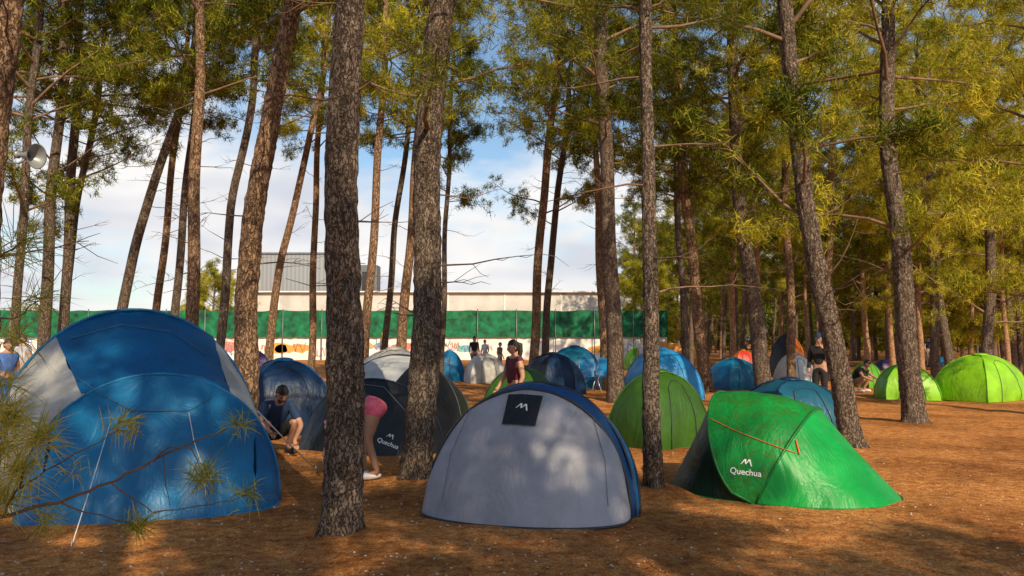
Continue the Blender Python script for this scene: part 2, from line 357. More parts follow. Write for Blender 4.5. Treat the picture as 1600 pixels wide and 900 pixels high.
def surf_line(root,bv,Mx,pts,rad,mat,name,off=.008,sub=8):
    inv=Mx.inverted(); L=[]
    for (a,b) in zip(pts[:-1],pts[1:]):
        for k in range(sub):
            t=k/sub; p,n=hit(bv,a[0]+(b[0]-a[0])*t,a[1]+(b[1]-a[1])*t)
            if p is None: continue
            if n.dot(p-CAM)>0:n=-n
            q=inv@(p+n*off)
            if L and (q-L[-1]).length>.35: break
            L.append(q)
    if len(L)>2:
        mb=MB(); mb.tube(L,rad,5); return mb.build(name,mat,root)
blue=fab('blue',(.01,.22,.5)); blued=fab('blue_deep',(.006,.15,.4)); bluer=fab('blue_navy',(.006,.1,.33)); bluel=fab('blue_light',(.04,.3,.68)); greyw=fab('pale_cream',(.62,.61,.58)); grey=fab('grey',(.4,.4,.455),trans=.12,rough=.5)
black=fab('black',(.012,.014,.018),trans=.03); white=fab('white',(.72,.74,.76)); grn=fab('green',(.004,.44,.07)); grnm=fab('green_leafy',(.006,.33,.055),mottle=(.035,.23,.03)); grnd=fab('green_dark',(.004,.03,.018))
grno=fab('green_olive',(.05,.15,.012)); lime=fab('lime',(.33,.72,.02)); limed=fab('lime_deep',(.16,.52,.02)); navy=fab('navy',(.01,.045,.13)); teal=fab('teal',(.01,.2,.36)); tealm=fab('teal_dark',(.012,.13,.22)); red=fab('red',(.75,.06,.03)); orange=fab('orange',(.75,.2,.02)); purple=fab('purple',(.07,.02,.14)); sky_b=fab('sky_blue',(.03,.36,.8))
M_zip=plain('zip_seam',(.04,.17,.32),.5,.1,5,0); M_zipd=plain('zip_dark',(.02,.03,.05),.5,.1,5,0); M_seamg=plain('seam_grey',(.2,.2,.23),.6,.1,5,0)
# big blue tent
H1=[(-.1,1.13,-.62,0,.8),(0,1.15,.12,1.27,.9),(1.05,1.34,1.2,1.93,.85,-.3),(1.75,1.3,1.95,1.72,.85,-.3),(1.8,1.2,2.6,0,.8,-.3)]
r,o=hood('large blue family tent with pale side panels at far left',(-3.4,7.72,-.01),R(21),H1,
 [(0,1,[(0,.22,blued,'side_panel'),(.22,.78,blue,'front_panel'),(.78,1,blued,'side_panel')],.06),(1,2,[(0,.31,greyw,'side_panel'),(.31,.7,blued,'roof_panel'),(.7,1,greyw,'side_panel')],.0),(2,3,[(0,.2,blue,'side_panel'),(.2,.8,blue,'roof_panel'),(.8,1,blue,'side_panel')],.02),(3,4,[(0,1,blued,'rear_panel')],.05)],
 seed=1,polem=fab('pole_blue',(.02,.28,.6)),wr=.045)
bv,Mx=bvh_of(r,o)
surf_line(r,bv,Mx,[(165,620),(205,642),(295,642),(335,618)],.006,M_zip,'zip')
surf_line(r,bv,Mx,[(295,645),(303,690),(318,735),(322,780)],.004,M_rope,'zip')
surf_line(r,bv,Mx,[(165,622),(135,600),(120,590)],.005,M_zip,'seam')
surf_line(r,bv,Mx,[(110,530),(190,508),(270,520),(330,560)],.005,M_zip,'seam')
p0,_=hit(bv,172,662)
guy(r,p0 if p0 else P(172,662,7.3),(P(112,845,6.35).x,6.35,gz(-3.5,6.35)))
x1=(497-800)/F*10.0
guy(r,P(402,642,8.3),(x1,10.0,gz(x1,10.0)),.008)
# central grey tent
H3=[(-.05,.97,-.62,0,.8),(0,.97,.1,1.13,.95),(.1,.97,.4,1.18,.95,.03),(.15,.99,.85,1.0,.9,.04),(.2,.95,1.2,0,.85,.04)]
r,o=hood('grey pop-up tent with black vent flap in the middle foreground',(.13,7.55,-.01),R(-14),H3,
 [(0,1,[(0,1,grey,'front_panel')],.08),(1,2,[(0,1,bluer,'roof_panel')],.02),(2,3,[(0,1,bluel,'roof_panel')],.03),(3,4,[(0,1,blued,'rear_panel')],.05)],seed=5,polem=M_pole)
bv,Mx=bvh_of(r,o)
V2=[];T2=[];n_=8
for j in range(n_+1):
    for i in range(n_+1): V2.append(((i/n_-.5)*(1.0-.06*(1-j/n_)),j/n_-.5))
for j in range(n_):
    for i in range(n_): T2.append((j*9+i,j*9+i+1,j*9+i+10,j*9+i+9))
decal(r,bv,Mx,V2,T2,816,641,.34,R(-3),black,'vent_flap',.02)
decal(r,bv,Mx,MV,MT,817,638,.085,R(-8),M_print,'mountain_emblem',.027)
surf_line(r,bv,Mx,[(735,640),(705,710),(690,790)],.003,M_seamg,'seam'); surf_line(r,bv,Mx,[(925,650),(945,720),(950,800)],.003,M_seamg,'seam')
# green tent right
H4=[(0,.9,-1.2,0,.85),(0,.9,-.42,.88,.95),(0,.92,.62,1.02,.95,0,.4),(.05,.9,1.15,0,.85)]
r,o=hood('bright green pop-up tent with leafy pattern and orange cord at right',(2.85,8.68,-.01),R(58),H4,
 [(0,1,[(0,1,grn,'front_panel')],-.01),(1,2,[(0,1,grnm,'roof_panel')],.08),(2,3,[(0,1,grnd,'rear_panel')],-.02)],seed=9,polem=fab('pole_green',(.01,.22,.04)))
bv,Mx=bvh_of(r,o)
decal(r,bv,Mx,TV,TT,1165,738,.085,R(-2),M_print,'lettering'); decal(r,bv,Mx,MV,MT,1167,723,.08,0,M_print,'mountain_emblem')
surf_line(r,bv,Mx,[(1100,650),(1150,674),(1210,697),(1248,710)],.0035,M_orope,'cord',.01)
surf_line(r,bv,Mx,[(1243,688),(1246,700),(1249,712)],.008,M_orope,'toggle',.012)
# black white tent
H2=[(-.05,1.12,-.75,0,.8),(0,1.12,.0,1.02,.9),(.5,1.2,.85,1.36,.9),(1.2,1.1,1.5,1.1,.9),(1.3,1.0,2.0,0,.8)]
r,o=hood('black tent with pale roof stripe beside the woman in pink shorts',(-2.05,11.9,-.01),R(-18),H2,
 [(0,1,[(0,1,black,'front_panel')],.05),(1,2,[(0,.36,black,'side_panel'),(.36,.6,white,'roof_panel'),(.6,1,black,'side_panel')],.03),(2,3,[(0,.6,white,'roof_panel'),(.6,1,black,'side_panel')],.03),(3,4,[(0,1,black,'rear_panel')],.05)],seed=13)
bv,Mx=bvh_of(r,o)
decal(r,bv,Mx,TV,TT,606,693,.09,R(-20),M_print,'lettering'); decal(r,bv,Mx,MV,MT,610,682,.08,R(-15),M_print,'mountain_emblem')
surf_line(r,bv,Mx,[(560,600),(600,605),(640,650),(655,690)],.005,M_seamg,'zip')
def dome(label,px,d,wpx,top_py,mats,rz=0,seed=0,aspect=.85,door=True,group=None):
    X,Y,_=gp(px,d); W=wpx/F*d/2*.84; D=W*aspect; H=CAMZ-(top_py-530)/F*d
    root=thing('dome_tent',label,'tent',(X,Y,-.01),rz,group)
    rr=random.Random(seed)
    cs=[(-W,-D),(W,-D),(W,D),(-W,D)]; sk=rr.uniform(-.1,.1)*W
    t=np.linspace(0,1,14); hr=np.cos(t*PI/2)**.95; zz=H*np.sin(t*PI/2)**1.0
    poles=[np.stack([c[0]*hr+sk*t,c[1]*hr,zz],-1) for c in cs]
    s=np.linspace(0,1,15)
    for k in range(4):
        a,b=poles[k],poles[(k+1)%4]; A=a[:,None,:]*(1-s)[None,:,None]+b[:,None,:]*s[None,:,None]
        n=np.array([(cs[k][0]+cs[(k+1)%4][0]),(cs[k][1]+cs[(k+1)%4][1]),0])/2; n/=np.linalg.norm(n)
        bul=(.1*W)*np.sin(PI*s)[None,:]*(np.sin(t*PI)*.55+.45*(1-t))[:,None]; A=A+bul[...,None]*n
        A=wrinkle(A,.045,seed+k); A[0,:,2]=0
        mb=MB(); mb.grid(A); mb.build('fly_panel',mats[k%len(mats)],root)
        if k==0 and door:
            pts=[A[i,4] for i in range(0,9)]+[A[9,6],A[9,8]]+[A[i,10] for i in range(8,-1,-1)]
            mb=MB(); mb.tube(np.array(pts)+n*.012,.006,5); mb.build('door_zip',M_zipd,root)
    for k in(0,1):
        A=np.vstack([poles[k],poles[k+2][::-1][1:]]); mb=MB(); mb.tube(A+np.array([0,0,.01]),.014,6); mb.build('pole_sleeve',mats[-1],root)
    mb=MB(); mb.sphere((sk,0,H+.005),(.22*W,.22*W,.05),None,12,8); mb.build('cap_vent',mats[-1],root)
    return root
dome('dark teal dome tent behind the crouching man',450,14.2,165,562,[navy,teal,blued],R(25),1)
dome('pale grey dome tent rising behind the black tent',612,15.2,165,545,[greyw,white,greyw],R(20),23)
dome('dark green dome tent behind the slim trunk in the middle',1026,12.3,146,580,[grno,grnd,grno],R(34),2)
dome('sky blue dome tent behind the dark green dome',1034,22,120,545,[sky_b,bluel],R(10),3)
dome('olive green dome tent just behind the grey tent',815,14.6,125,573,[grno,grnd],R(-20),4)
dome('dark navy dome tent left of the striped blue dome',862,23.5,96,552,[navy,black],R(35),5)
dome('blue dome tent behind the dark navy dome',895,27,100,541,[teal,bluel,blued],R(-15),6)
dome('pale grey dome tent in the middle distance',759,30,70,553,[greyw,white],R(15),7)
dome('small blue tent far behind the second large trunk',703,31,44,548,[blue,bluel],R(30),8)
dome('dark teal dome tent right behind the bright green tent',1232,13.6,170,592,[tealm,tealm,navy],R(12),9)
dome('teal dome tent between leaning trunks in the distance',1145,26,82,560,[teal,blue],R(25),10)
dome('red tent far back behind the teal dome',1160,33,46,547,[red,orange],R(5),11)
dome('tall orange and black tent behind the white dome',1230,34,56,522,[orange,black],R(40),12)
dome('white dome tent beside the thin trunk at right',1240,24.5,62,552,[white,greyw],R(20),13)
dome('smaller lime green dome tent in the right clearing',1413,21.8,94,569,[lime,limed],R(-10),14)
dome('larger lime green dome tent at the right edge',1526,21.6,128,554,[lime,limed,lime],R(28),15)
dome('purple dome tent behind the leaning left trunk',398,18,88,547,[purple,navy],R(15),16)
dome('tiny green tent far behind the sky blue dome',992,44,36,544,[limed,lime],R(15),17)
dome('green tent half hidden behind the leaning right trunk',1352,27,46,566,[limed,grno],R(30),18)
dome('small dark purple tent far in the right clearing',1385,42,42,562,[purple,navy],R(0),19)
dome('small blue tent far right between distant trunks',1462,48,36,557,[blue,navy],R(0),20)
dome('blue tent peeking behind the big blue tent at left edge',5,14,62,590,[navy,blued],R(0),21)
dome('small teal tent far at the extreme right',1588,52,46,562,[grno,teal],R(0),22)
# folding chairs
M_cf=plain('chair_frame',(.5,.5,.52),.4,.1,5,0,.6)
for (px,d,rz,lb) in((922,24.6,R(20),'blue folding camp chair left of its twin by the blue dome'),(941,25.2,R(-25),'blue folding camp chair right of its twin beside the trunk')):
    t=thing('camp_chair',lb,'chair',gp(px,d),rz)
    for s in(-1,1):
        for (a,b) in(((s*.25,-.25,0),(s*.25,.22,.6)),((s*.25,.25,0),(s*.25,-.2,.6)),((s*.25,.2,.4),(s*.25,.33,1.0))):
            mb=MB(); mb.tube([a,b],.014,6); mb.build('leg',M_cf,t)
        mb=MB(); mb.box((s*.26,.0,.61),(.05,.48,.02)); mb.build('armrest',M_cf,t)
    for nm,A in(('seat',[(-.24,-.22,.43),(.24,-.22,.43),(.24,.2,.38),(-.24,.2,.38)]),('backrest',[(-.24,.2,.45),(.24,.2,.45),(.24,.33,1.0),(-.24,.33,1.0)])):
        q=np.array(A); u=np.linspace(0,1,7); G_=np.array([[ (q[0]*(1-a)+q[1]*a)*(1-b)+(q[3]*(1-a)+q[2]*a)*b+np.array([0,.03,-.03])*math.sin(PI*a) for a in u] for b in u]); mb=MB(); mb.grid(G_); mb.build(nm,sky_b,t)
# ---------------------------------------------------------------- trees
def templates(K,n,L,w):
    out=[]
    for _ in range(n):
        d=rng.normal(size=(K,3)); d[:,2]+=.35; d/=np.linalg.norm(d,axis=1)[:,None]
        side=np.cross(d,rng.normal(size=(K,3))); side/=np.linalg.norm(side,axis=1)[:,None]
        b=rng.normal(size=(K,3))*.05; l=L*rng.uniform(.5,1.15,K)[:,None]
        out.append(np.stack([b-side*w/2,b+side*w/2,b+d*l],1))
    return np.array(out)
TPL_N=templates(26,16,.15,.008); TPL_F=templates(24,16,.2,.02)
def foliage_mesh(pos,tpl,name,scale=1):
    pos=np.array(pos); n=len(pos); idx=rng.integers(0,len(tpl),n); sc=rng.uniform(.7,1.3,n)*scale
    V=tpl[idx]*sc[:,None,None,None]+pos[:,None,None,:]; V=V.reshape(-1,3)
    mb=MB(); mb.add(V,None,np.arange(len(V)).reshape(-1,3)); return mb.mesh(name,False)
def sphdir(az,el): return np.array([math.cos(az)*math.cos(el),math.sin(az)*math.cos(el),math.sin(el)])
def make_tree(label,base,zs,xs,r0,r1,ztop,H,lo,cr,seed,near=0,dead=7,group=None,barkm=None,folm=None,tpl=None,dens=1.,yamp=.1,fs=1.,flare=.3,low=0):
    rr=random.Random(seed); root=thing('pine_tree',label,'tree',base,0,group)
    step=.05 if near else .35
    Z=np.arange(-.15,H,step); X=np.interp(Z,zs,xs)
    k=max(3,int(1.0/step)|1); Xp=np.pad(X,k//2,mode='reflect',reflect_type='odd'); X=np.convolve(Xp,np.ones(k)/k,'valid')[:len(Z)]
    ph=rr.uniform(0,6); Yv=yamp*np.sin(Z*.5+ph)-yamp*math.sin(ph)
    X=X+ .03*np.sin(Z*1.3+ph)*np.clip(Z,0,1)
    rad=np.where(Z<ztop,r0+(r1-r0)*np.clip(Z,0,None)/ztop,r1*np.clip((H-Z)/(H-ztop),0,1)**.8+.01)
    rad=rad+r0*flare*np.exp(-np.clip(Z,0,9)/.12)+r0*.06*np.exp(-np.clip(Z,0,9)/.6)
    pth=np.stack([X,Yv,Z],-1)
    mb=MB(); n=40 if near else 10; mb.tube(pth,rad,n)
    if near:
        V=mb.V[0]; c=np.repeat(pth,n,0); c=np.vstack([c,pth[0],pth[-1]]); d=V-c; 
        fac=np.array([1+.08*noise.noise(Vector((p[0]*9+seed,p[1]*9,p[2]*1.6)))+.13*noise.noise(Vector((p[0]*30+seed,p[1]*30,p[2]*7)))+.07*noise.noise(Vector((p[0]*60,p[1]*60,p[2]*22))) for p in V])
        az=np.arctan2(d[:,1],d[:,0]); fac+=.2*np.exp(-np.clip(V[:,2],0,9)/.1)*np.sin(az*5+seed)*.8
        mb.V[0]=c+d*fac[:,None]
    mb.build('trunk',barkm or M_bark,root)
    bm=MB(); pos=[]
    def at(z): return np.array([np.interp(z,Z,X),np.interp(z,Z,Yv),z])
    nb=int((H-lo)*3.6*dens)
    for i in range(nb):
        z=lo+(H-lo)*((i+rr.random())/nb); t=(z-lo)/(H-lo); L=cr*(.55+.6*math.sin(PI*min(1,.15+t*.85)))*rr.uniform(.6,1.2); L=max(.5,L)
        if i<low: z=lo-rr.uniform(.3,1.6)
        az=i*2.4+rr.uniform(-.5,.5); el=R(rr.uniform(-5,35))+t*.5; d=sphdir(az,el); p=at(z); pts=[p]
        for s in range(5):
            d=d+np.array([rr.uniform(-.2,.2),rr.uniform(-.2,.2),rr.uniform(-.16,.16)]); d/=np.linalg.norm(d); p=p+d*L/5; pts.append(p)
        br=.012+.018*L/2; bm.tube(pts,np.linspace(br,.006,6),5,False); pts=np.array(pts)
        for q in range(9):
            tt=rr.uniform(.25,1); pp=np.array([np.interp(tt*5,range(6),pts[:,a]) for a in range(3)]); sd=sphdir(az+rr.uniform(-1.4,1.4),rr.uniform(-.6,.9)); sl=L*rr.uniform(.14,.36)*(1.3-tt*.4)
            e=pp+sd*sl; bm.tube([pp,(pp+e)/2+np.array([0,0,.03]),e],[.006,.005,.003],3,False)
            for w in range(rr.choice((3,5,8,10))):
                f=rr.uniform(.4,1.2); pos.append(pp+sd*sl*f+np.array([rr.gauss(0,.13),rr.gauss(0,.13),rr.gauss(.0,.1)]))
    for i in range(dead):
        z=rr.uniform(max(1.6,lo*.35),lo+.8); az=rr.uniform(0,6.3); d=sphdir(az,rr.uniform(-.15,.5)); L=rr.uniform(.35,1.5); p=at(z); pts=[p]
        for s in range(5):
            d=d+np.array([rr.uniform(-.25,.25) for _ in range(3)]); d/=np.linalg.norm(d); p=p+d*L/5; pts.append(p)
        bm.tube(pts,np.linspace(.014,.003,6),5,False)
        for q in range(4):
            k=rr.randint(2,5); sd=sphdir(az+rr.uniform(-1.2,1.2),rr.uniform(-.5,.6)); sl=rr.uniform(.15,.5); mid=pts[k]+sd*sl*.5+np.array([0,0,rr.uniform(-.05,.05)]); bm.tube([pts[k],mid,pts[k]+sd*sl],[.005,.004,.002],3,False)
    if bm.n: bm.build('branches',M_twig,root)
    me=foliage_mesh(pos,TPL_F if tpl is None else tpl,'crown',fs); link('crown',me,folm or M_fol,root)
    return root
def px_tree(label,pts,d,w0,w1,H,lo,cr,seed,**k):
    b=P(pts[0][0],pts[0][1],d); base=Vector((b.x,d,gz(b.x,d))); 
    zs=[-.2];xs=[0.]
    for (px,py) in pts:
        p=P(px,py,d)
        if p.z>.1: zs.append(p.z);xs.append(p.x-b.x)
    ztop=zs[-1]; sl=(xs[-1]-xs[-2])/(zs[-1]-zs[-2]+1e-6)*.6; zs.append(H+.5); xs.append(xs[-1]+sl*(H+.5-ztop))
    return make_tree(label,base,zs,xs,w0*d/F/2,w1*d/F/2,ztop,H,lo,cr,seed,**k)
BW=dict(barkm=M_barkw)
T=[
('thick grey pine trunk in the left foreground before the pink shorts',[(532,832),(535,600),(538,300),(548,0)],6.65,60,45,12,5.4,2.3,1,dict(near=1,tpl=TPL_N,dead=9,flare=.15)),
('second thick pine left of the grey tent with dark bark',[(650,745),(662,500),(668,250),(686,0)],9.3,46,39,12.5,5.0,2.4,2,dict(near=1,tpl=TPL_N,low=3,flare=.2)),
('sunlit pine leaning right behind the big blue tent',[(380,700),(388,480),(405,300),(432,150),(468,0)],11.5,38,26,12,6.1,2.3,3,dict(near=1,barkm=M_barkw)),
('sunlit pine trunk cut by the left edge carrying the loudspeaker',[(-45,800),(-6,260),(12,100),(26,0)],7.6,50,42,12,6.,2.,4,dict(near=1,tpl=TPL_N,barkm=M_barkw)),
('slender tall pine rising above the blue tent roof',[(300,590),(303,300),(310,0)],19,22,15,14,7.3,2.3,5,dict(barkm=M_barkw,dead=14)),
('thin pine just right of the tall one above the blue tent',[(340,580),(360,300),(392,150),(405,0)],21,15,11,14,8.3,2.2,6,dict(dead=14)),
('dark pine leaning strongly right at left of the blue tent top',[(180,560),(215,380),(262,240),(290,150),(310,40)],24,17,11,14.5,8.2,2.5,7,dict(dead=10)),
('second thin leaning pine behind the blue tent roof',[(235,570),(258,400),(275,250),(290,120)],26,13,9,13.5,8.4,2.2,8,dict(barkm=M_barkw)),
('thin warm pine close left of the slender tall pine',[(268,580),(288,350),(300,200),(315,50)],25,14,9,14,8.8,2.2,9,dict()),
('dark pine near the left edge above the loudspeaker',[(70,580),(80,300),(95,100)],22,19,13,14,6.8,2.8,10,dict(dens=1.3,low=3)),
('dark pine in the left cluster with dense crown',[(100,570),(112,350),(118,150),(125,0)],24,16,12,14.5,7.2,3,11,dict(dens=1.3,low=3)),
('thin dark pine leaning right in the left cluster',[(92,575),(125,300),(152,150)],27,12,9,14,7.6,2.8,12,dict(dens=1.2)),
('leftmost thin pine in the left cluster',[(20,590),(45,300),(60,100)],20,14,11,12.5,6.2,2.8,13,dict(dens=1.2,low=3)),
('thin sunlit orange pine leaning right between the first two large trunks',[(415,575),(440,400),(480,250),(505,120)],27,14,9,14,8.4,2.4,14,dict(barkm=M_barkw,folm=M_foly)),
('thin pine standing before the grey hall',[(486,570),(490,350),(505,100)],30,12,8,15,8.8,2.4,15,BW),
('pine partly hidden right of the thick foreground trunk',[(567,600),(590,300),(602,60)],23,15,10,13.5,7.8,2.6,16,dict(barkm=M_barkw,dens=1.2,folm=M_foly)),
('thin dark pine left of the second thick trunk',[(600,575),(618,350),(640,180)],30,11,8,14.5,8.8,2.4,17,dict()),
('short sunlit orange stemmed pine beside the second thick trunk',[(624,570),(640,400),(655,200)],27,17,11,14,8.2,2.6,18,dict(barkm=M_barkw,dens=1.1)),
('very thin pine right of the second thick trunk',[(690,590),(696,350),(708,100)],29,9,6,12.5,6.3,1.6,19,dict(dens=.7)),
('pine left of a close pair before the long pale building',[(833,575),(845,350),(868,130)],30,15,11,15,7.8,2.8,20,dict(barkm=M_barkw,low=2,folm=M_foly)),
('pine right of a close pair before the long pale building',[(850,570),(862,380),(885,200)],32,12,9,15,7.6,2.8,21,dict(low=3)),
('straight pine behind the blue tents in the centre right',[(963,627),(955,400),(945,200),(938,0)],20.6,27,18,15,6.2,3,22,dict(dens=1.2)),
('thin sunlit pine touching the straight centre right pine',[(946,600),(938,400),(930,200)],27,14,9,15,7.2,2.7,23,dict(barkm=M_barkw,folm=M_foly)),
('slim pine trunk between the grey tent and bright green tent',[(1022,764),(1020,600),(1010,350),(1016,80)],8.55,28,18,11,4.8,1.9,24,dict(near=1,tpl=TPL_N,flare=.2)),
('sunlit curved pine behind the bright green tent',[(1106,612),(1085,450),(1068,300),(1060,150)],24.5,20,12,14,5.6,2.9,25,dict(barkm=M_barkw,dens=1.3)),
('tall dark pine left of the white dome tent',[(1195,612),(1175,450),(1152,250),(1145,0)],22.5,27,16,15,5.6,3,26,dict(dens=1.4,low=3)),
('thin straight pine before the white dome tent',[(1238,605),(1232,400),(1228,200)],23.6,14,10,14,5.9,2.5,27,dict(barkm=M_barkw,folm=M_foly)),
('dark pine leaning left behind the bright green tent end',[(1335,700),(1300,520),(1258,300),(1228,120),(1220,0)],11.8,33,22,12,4.9,2.5,28,dict(near=1,dead=12,low=3,dens=1.2)),
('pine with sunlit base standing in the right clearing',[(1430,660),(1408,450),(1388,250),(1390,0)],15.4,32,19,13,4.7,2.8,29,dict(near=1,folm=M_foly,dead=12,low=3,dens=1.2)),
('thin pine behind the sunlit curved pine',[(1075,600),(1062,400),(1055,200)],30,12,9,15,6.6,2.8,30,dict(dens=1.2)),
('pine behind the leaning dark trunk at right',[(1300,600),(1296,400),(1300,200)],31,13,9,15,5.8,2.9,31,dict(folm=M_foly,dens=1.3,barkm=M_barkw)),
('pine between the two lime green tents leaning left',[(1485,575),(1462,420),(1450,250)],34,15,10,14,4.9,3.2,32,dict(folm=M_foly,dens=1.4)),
('broad sunlit yellow green pine at the upper right edge',[(1650,640),(1645,300),(1640,100)],17,26,18,12,3.6,2.8,33,dict(folm=M_foly,dens=1.5,low=3)),
('sunlit yellow green pine behind the larger lime tent',[(1540,590),(1545,400),(1548,200)],27,17,12,13,3.6,3.4,34,dict(folm=M_foly,dens=1.5,low=4)),
('sunlit yellow green pine left of the larger lime tent',[(1462,590),(1455,400),(1440,200)],29,14,10,13,4.6,3.,35,dict(folm=M_foly,dens=1.3,low=3)),
]
for (lb,pts,d,w0,w1,H,lo,cr,seed,kw) in T: px_tree(lb,pts,d,w0,w1,H,lo,cr,seed,**kw)
def copy_tree(o,loc,rz,sc):
    c=o.copy(); C.objects.link(c); c.location=loc; c.rotation_euler=(0,0,rz); c.scale=(sc,)*3
    for ch in list(o.children):
        k=ch.copy(); C.objects.link(k); k.parent=c
    return c
far_lb='slender pine in the dense stand filling the right background'
protos=[]
for i in range(5):
    rr=random.Random(50+i); lean=rr.uniform(-.9,.9); H=rr.uniform(11.5,14)
    protos.append(make_tree(far_lb,(0,0,0),[-.2,3,7,H+1],[0,lean*.2,lean*.7,lean*1.2],.15,.09,8,H,[4.6,5.4,4,5.8,4.9][i],2.5,60+i,folm=[M_fol,M_foly][i%2],dens=1.,dead=10,group='pines of the dense right background stand',barkm=[M_barkf,M_barkf,M_barkfw,M_barkfw,M_barkf][i]))
rr=random.Random(3); k=0
spots=[]
while len(spots)<115 and k<8000:
    k+=1; y=34+71*rr.random()**1.2; px=rr.uniform(985,1720)
    if px<1060 and y<60: continue
    x=(px-800)/F*y
    if all((x-a)**2+(y-b)**2>5 for a,b in spots): spots.append((x,y))
for i,(x,y) in enumerate(spots):
    o=protos[i] if i<5 else copy_tree(protos[i%5],(x,y,0),rr.uniform(0,6.3),rr.uniform(.8,1.15))
    if i<5: o.location=(x,y,0)
sh=[(4.4,-3.2,.93),(1.0,-3.6,.95),(-3.2,-4.2,.95),(6.0,-6.6,.9),(3.0,-6.2,.9),(-.9,-6.8,.9),(3.6,-10,.95),(-.6,-10.5,.95),(-6.5,-7,.9),(-10,-4.5,.9),(7.6,-3.6,.56),(5.2,-3.9,.56),(9.6,-4.0,.5),(2.6,-3.6,.56),(-.4,-3.8,.56),(6.6,-3.0,.5),(3.9,-2.6,.5)]  # unseen pines added to cast shade over foreground and tents
for i,(x,y,s_) in enumerate(sh):
    o=copy_tree(protos[(i*2)%5],(x,y,0),rr.uniform(0,6.3),s_); o['label']='pine added behind the viewpoint outside the picture to shade the foreground'; o['group']='shade pines added behind the viewpoint'
for i,(px,y,s,lb) in enumerate(((1470,60,.75,'low bushy sunlit yellow pine behind the small far blue tent'),(1590,40,.85,'low bushy sunlit yellow pine at the far right edge'),(1530,52,.8,'low bushy sunlit yellow pine left of the one at the far right edge'),(1340,62,.8,'low bushy sunlit yellow pine beyond the dense stand'),(1010,66,.6,'low bushy green pine at the right end of the wall'),(330,72,.62,'bushy green tree beyond the wall left of the hall'))):
    x=(px-800)/F*y; make_tree(lb,(x,y,0),[-.2,12],[0,.4],.14,.08,6,8.5*s/.75,1.2,2.8,90+i,folm=M_foly,dens=1.8,dead=0,fs=1.5)
def wood(name,label,x0,x1,y,h,n,m,seed):
    r2=np.random.default_rng(seed); X=r2.uniform(x0,x1,n); hh=h*(.75+.25*np.sin(X*.21)+.12*np.sin(X*.9)); pos=np.stack([X,y+r2.uniform(-4,8,n),r2.uniform(0,1,n)**.8*hh],-1)
    me=foliage_mesh(pos,TPL_F,name,5.5); o=link(name,me,m); tag(o,label,'wood',kind='stuff')
wood('distant_wood','far mass of dark pine wood behind the right stand',22,120,118,11,9000,M_fol,1)
wood('hedge_wood','low yellow green tree line beyond the fence at left',-130,-32,135,6.5,3500,M_foly,2)
# ---------------------------------------------------------------- buildings and fence
M_conc=plain('pale_concrete',(.6,.57,.53),.85,.14,.5,.1); M_wallw=plain('white_render',(.84,.82,.78),.85,.1,.7,.05)
m,nt,b=nodes('corrugated_grey'); tc=nt.nodes.new('ShaderNodeTexCoord'); wv=nt.nodes.new('ShaderNodeTexWave'); wv.inputs['Scale'].default_value=.7; nt.links.new(tc.outputs['Object'],wv.inputs[0]); r_=ramp(nt,wv.outputs[0],[(.2,(.24,.25,.27)),(.7,(.3,.31,.33))]); nt.links.new(r_.outputs[0],b.inputs['Base Color']); b.inputs['Roughness'].default_value=.6; M_cor=m
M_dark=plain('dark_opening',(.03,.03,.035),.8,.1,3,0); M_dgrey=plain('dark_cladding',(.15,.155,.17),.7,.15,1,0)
def X_(px,y): return (px-800)/F*y
def Z_(py,y): return P(800,py,y).z
Y=76; t=thing('long_building','long low pale concrete building behind the green netting','building',(X_(700,Y),Y,0))
w=X_(1010,Y)-X_(392,Y); h=Z_(457,Y); mb=MB(); mb.box((0,4,h/2),(w,8,h)); mb.build('wall',M_conc,t,False)
mb=MB(); mb.box((0,3.9,h+.06),(w+.4,8.6,.12)); mb.build('parapet',M_wallw,t,False)
for i in range(7):
    mb=MB(); mb.box((-w/2+w*(i+.5)/7,-.04,h/2),(.1,.07,h-.1)); mb.build('wall_joint',M_wallw,t,False)
Y=88; t=thing('grey_hall','light grey corrugated flat topped hall rising behind the long building','building',(X_(492,Y),Y,0))
xa,xb,xc,xd=[X_(q,Y)-X_(492,Y) for q in(400,524,560,588)]; h=Z_(397,Y)
mb=MB(); mb.box(((xa+xb)/2,1.5,h/2),(xb-xa,3,h)); mb.build('wall',M_cor,t,False)
mb=MB(); mb.box(((xa+xb)/2,1.5,h+.09),(xb-xa+.3,3.3,.18)); mb.build('roof_edge',M_dgrey,t,False)
h2=Z_(414,Y); mb=MB(); mb.box(((xb+xd)/2+.02,1.2,h2/2),(xd-xb,2.4,h2)); mb.build('annex',M_dgrey,t,False)
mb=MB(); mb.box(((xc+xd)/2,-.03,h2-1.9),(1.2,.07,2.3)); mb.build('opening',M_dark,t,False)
for q in (402,512):
    mb=MB(); mb.box((X_(q,Y)-X_(492,Y),-.1,h/2-.2),(.35,.16,h-.4)); mb.build('pillar',M_conc,t,False)
Y=62; x0,x1=X_(-60,Y),X_(1042,Y); wh=Z_(525,Y)
t=thing('graffiti_wall','low white wall covered in faded graffiti under the green netting','wall',((x0+x1)/2,Y,0))
mb=MB(); mb.box((0,.15,wh/2),(x1-x0,.25,wh)); mb.build('wall',M_wallw,t,False)
GC=[plain('paint_'+k,c,.8,.1,5,0) for k,c in dict(red=(.6,.22,.16),blue=(.2,.28,.55),black=(.15,.15,.17),orange=(.8,.36,.08),teal=(.2,.48,.48),pink=(.75,.45,.45)).items()]
rr=random.Random(11)
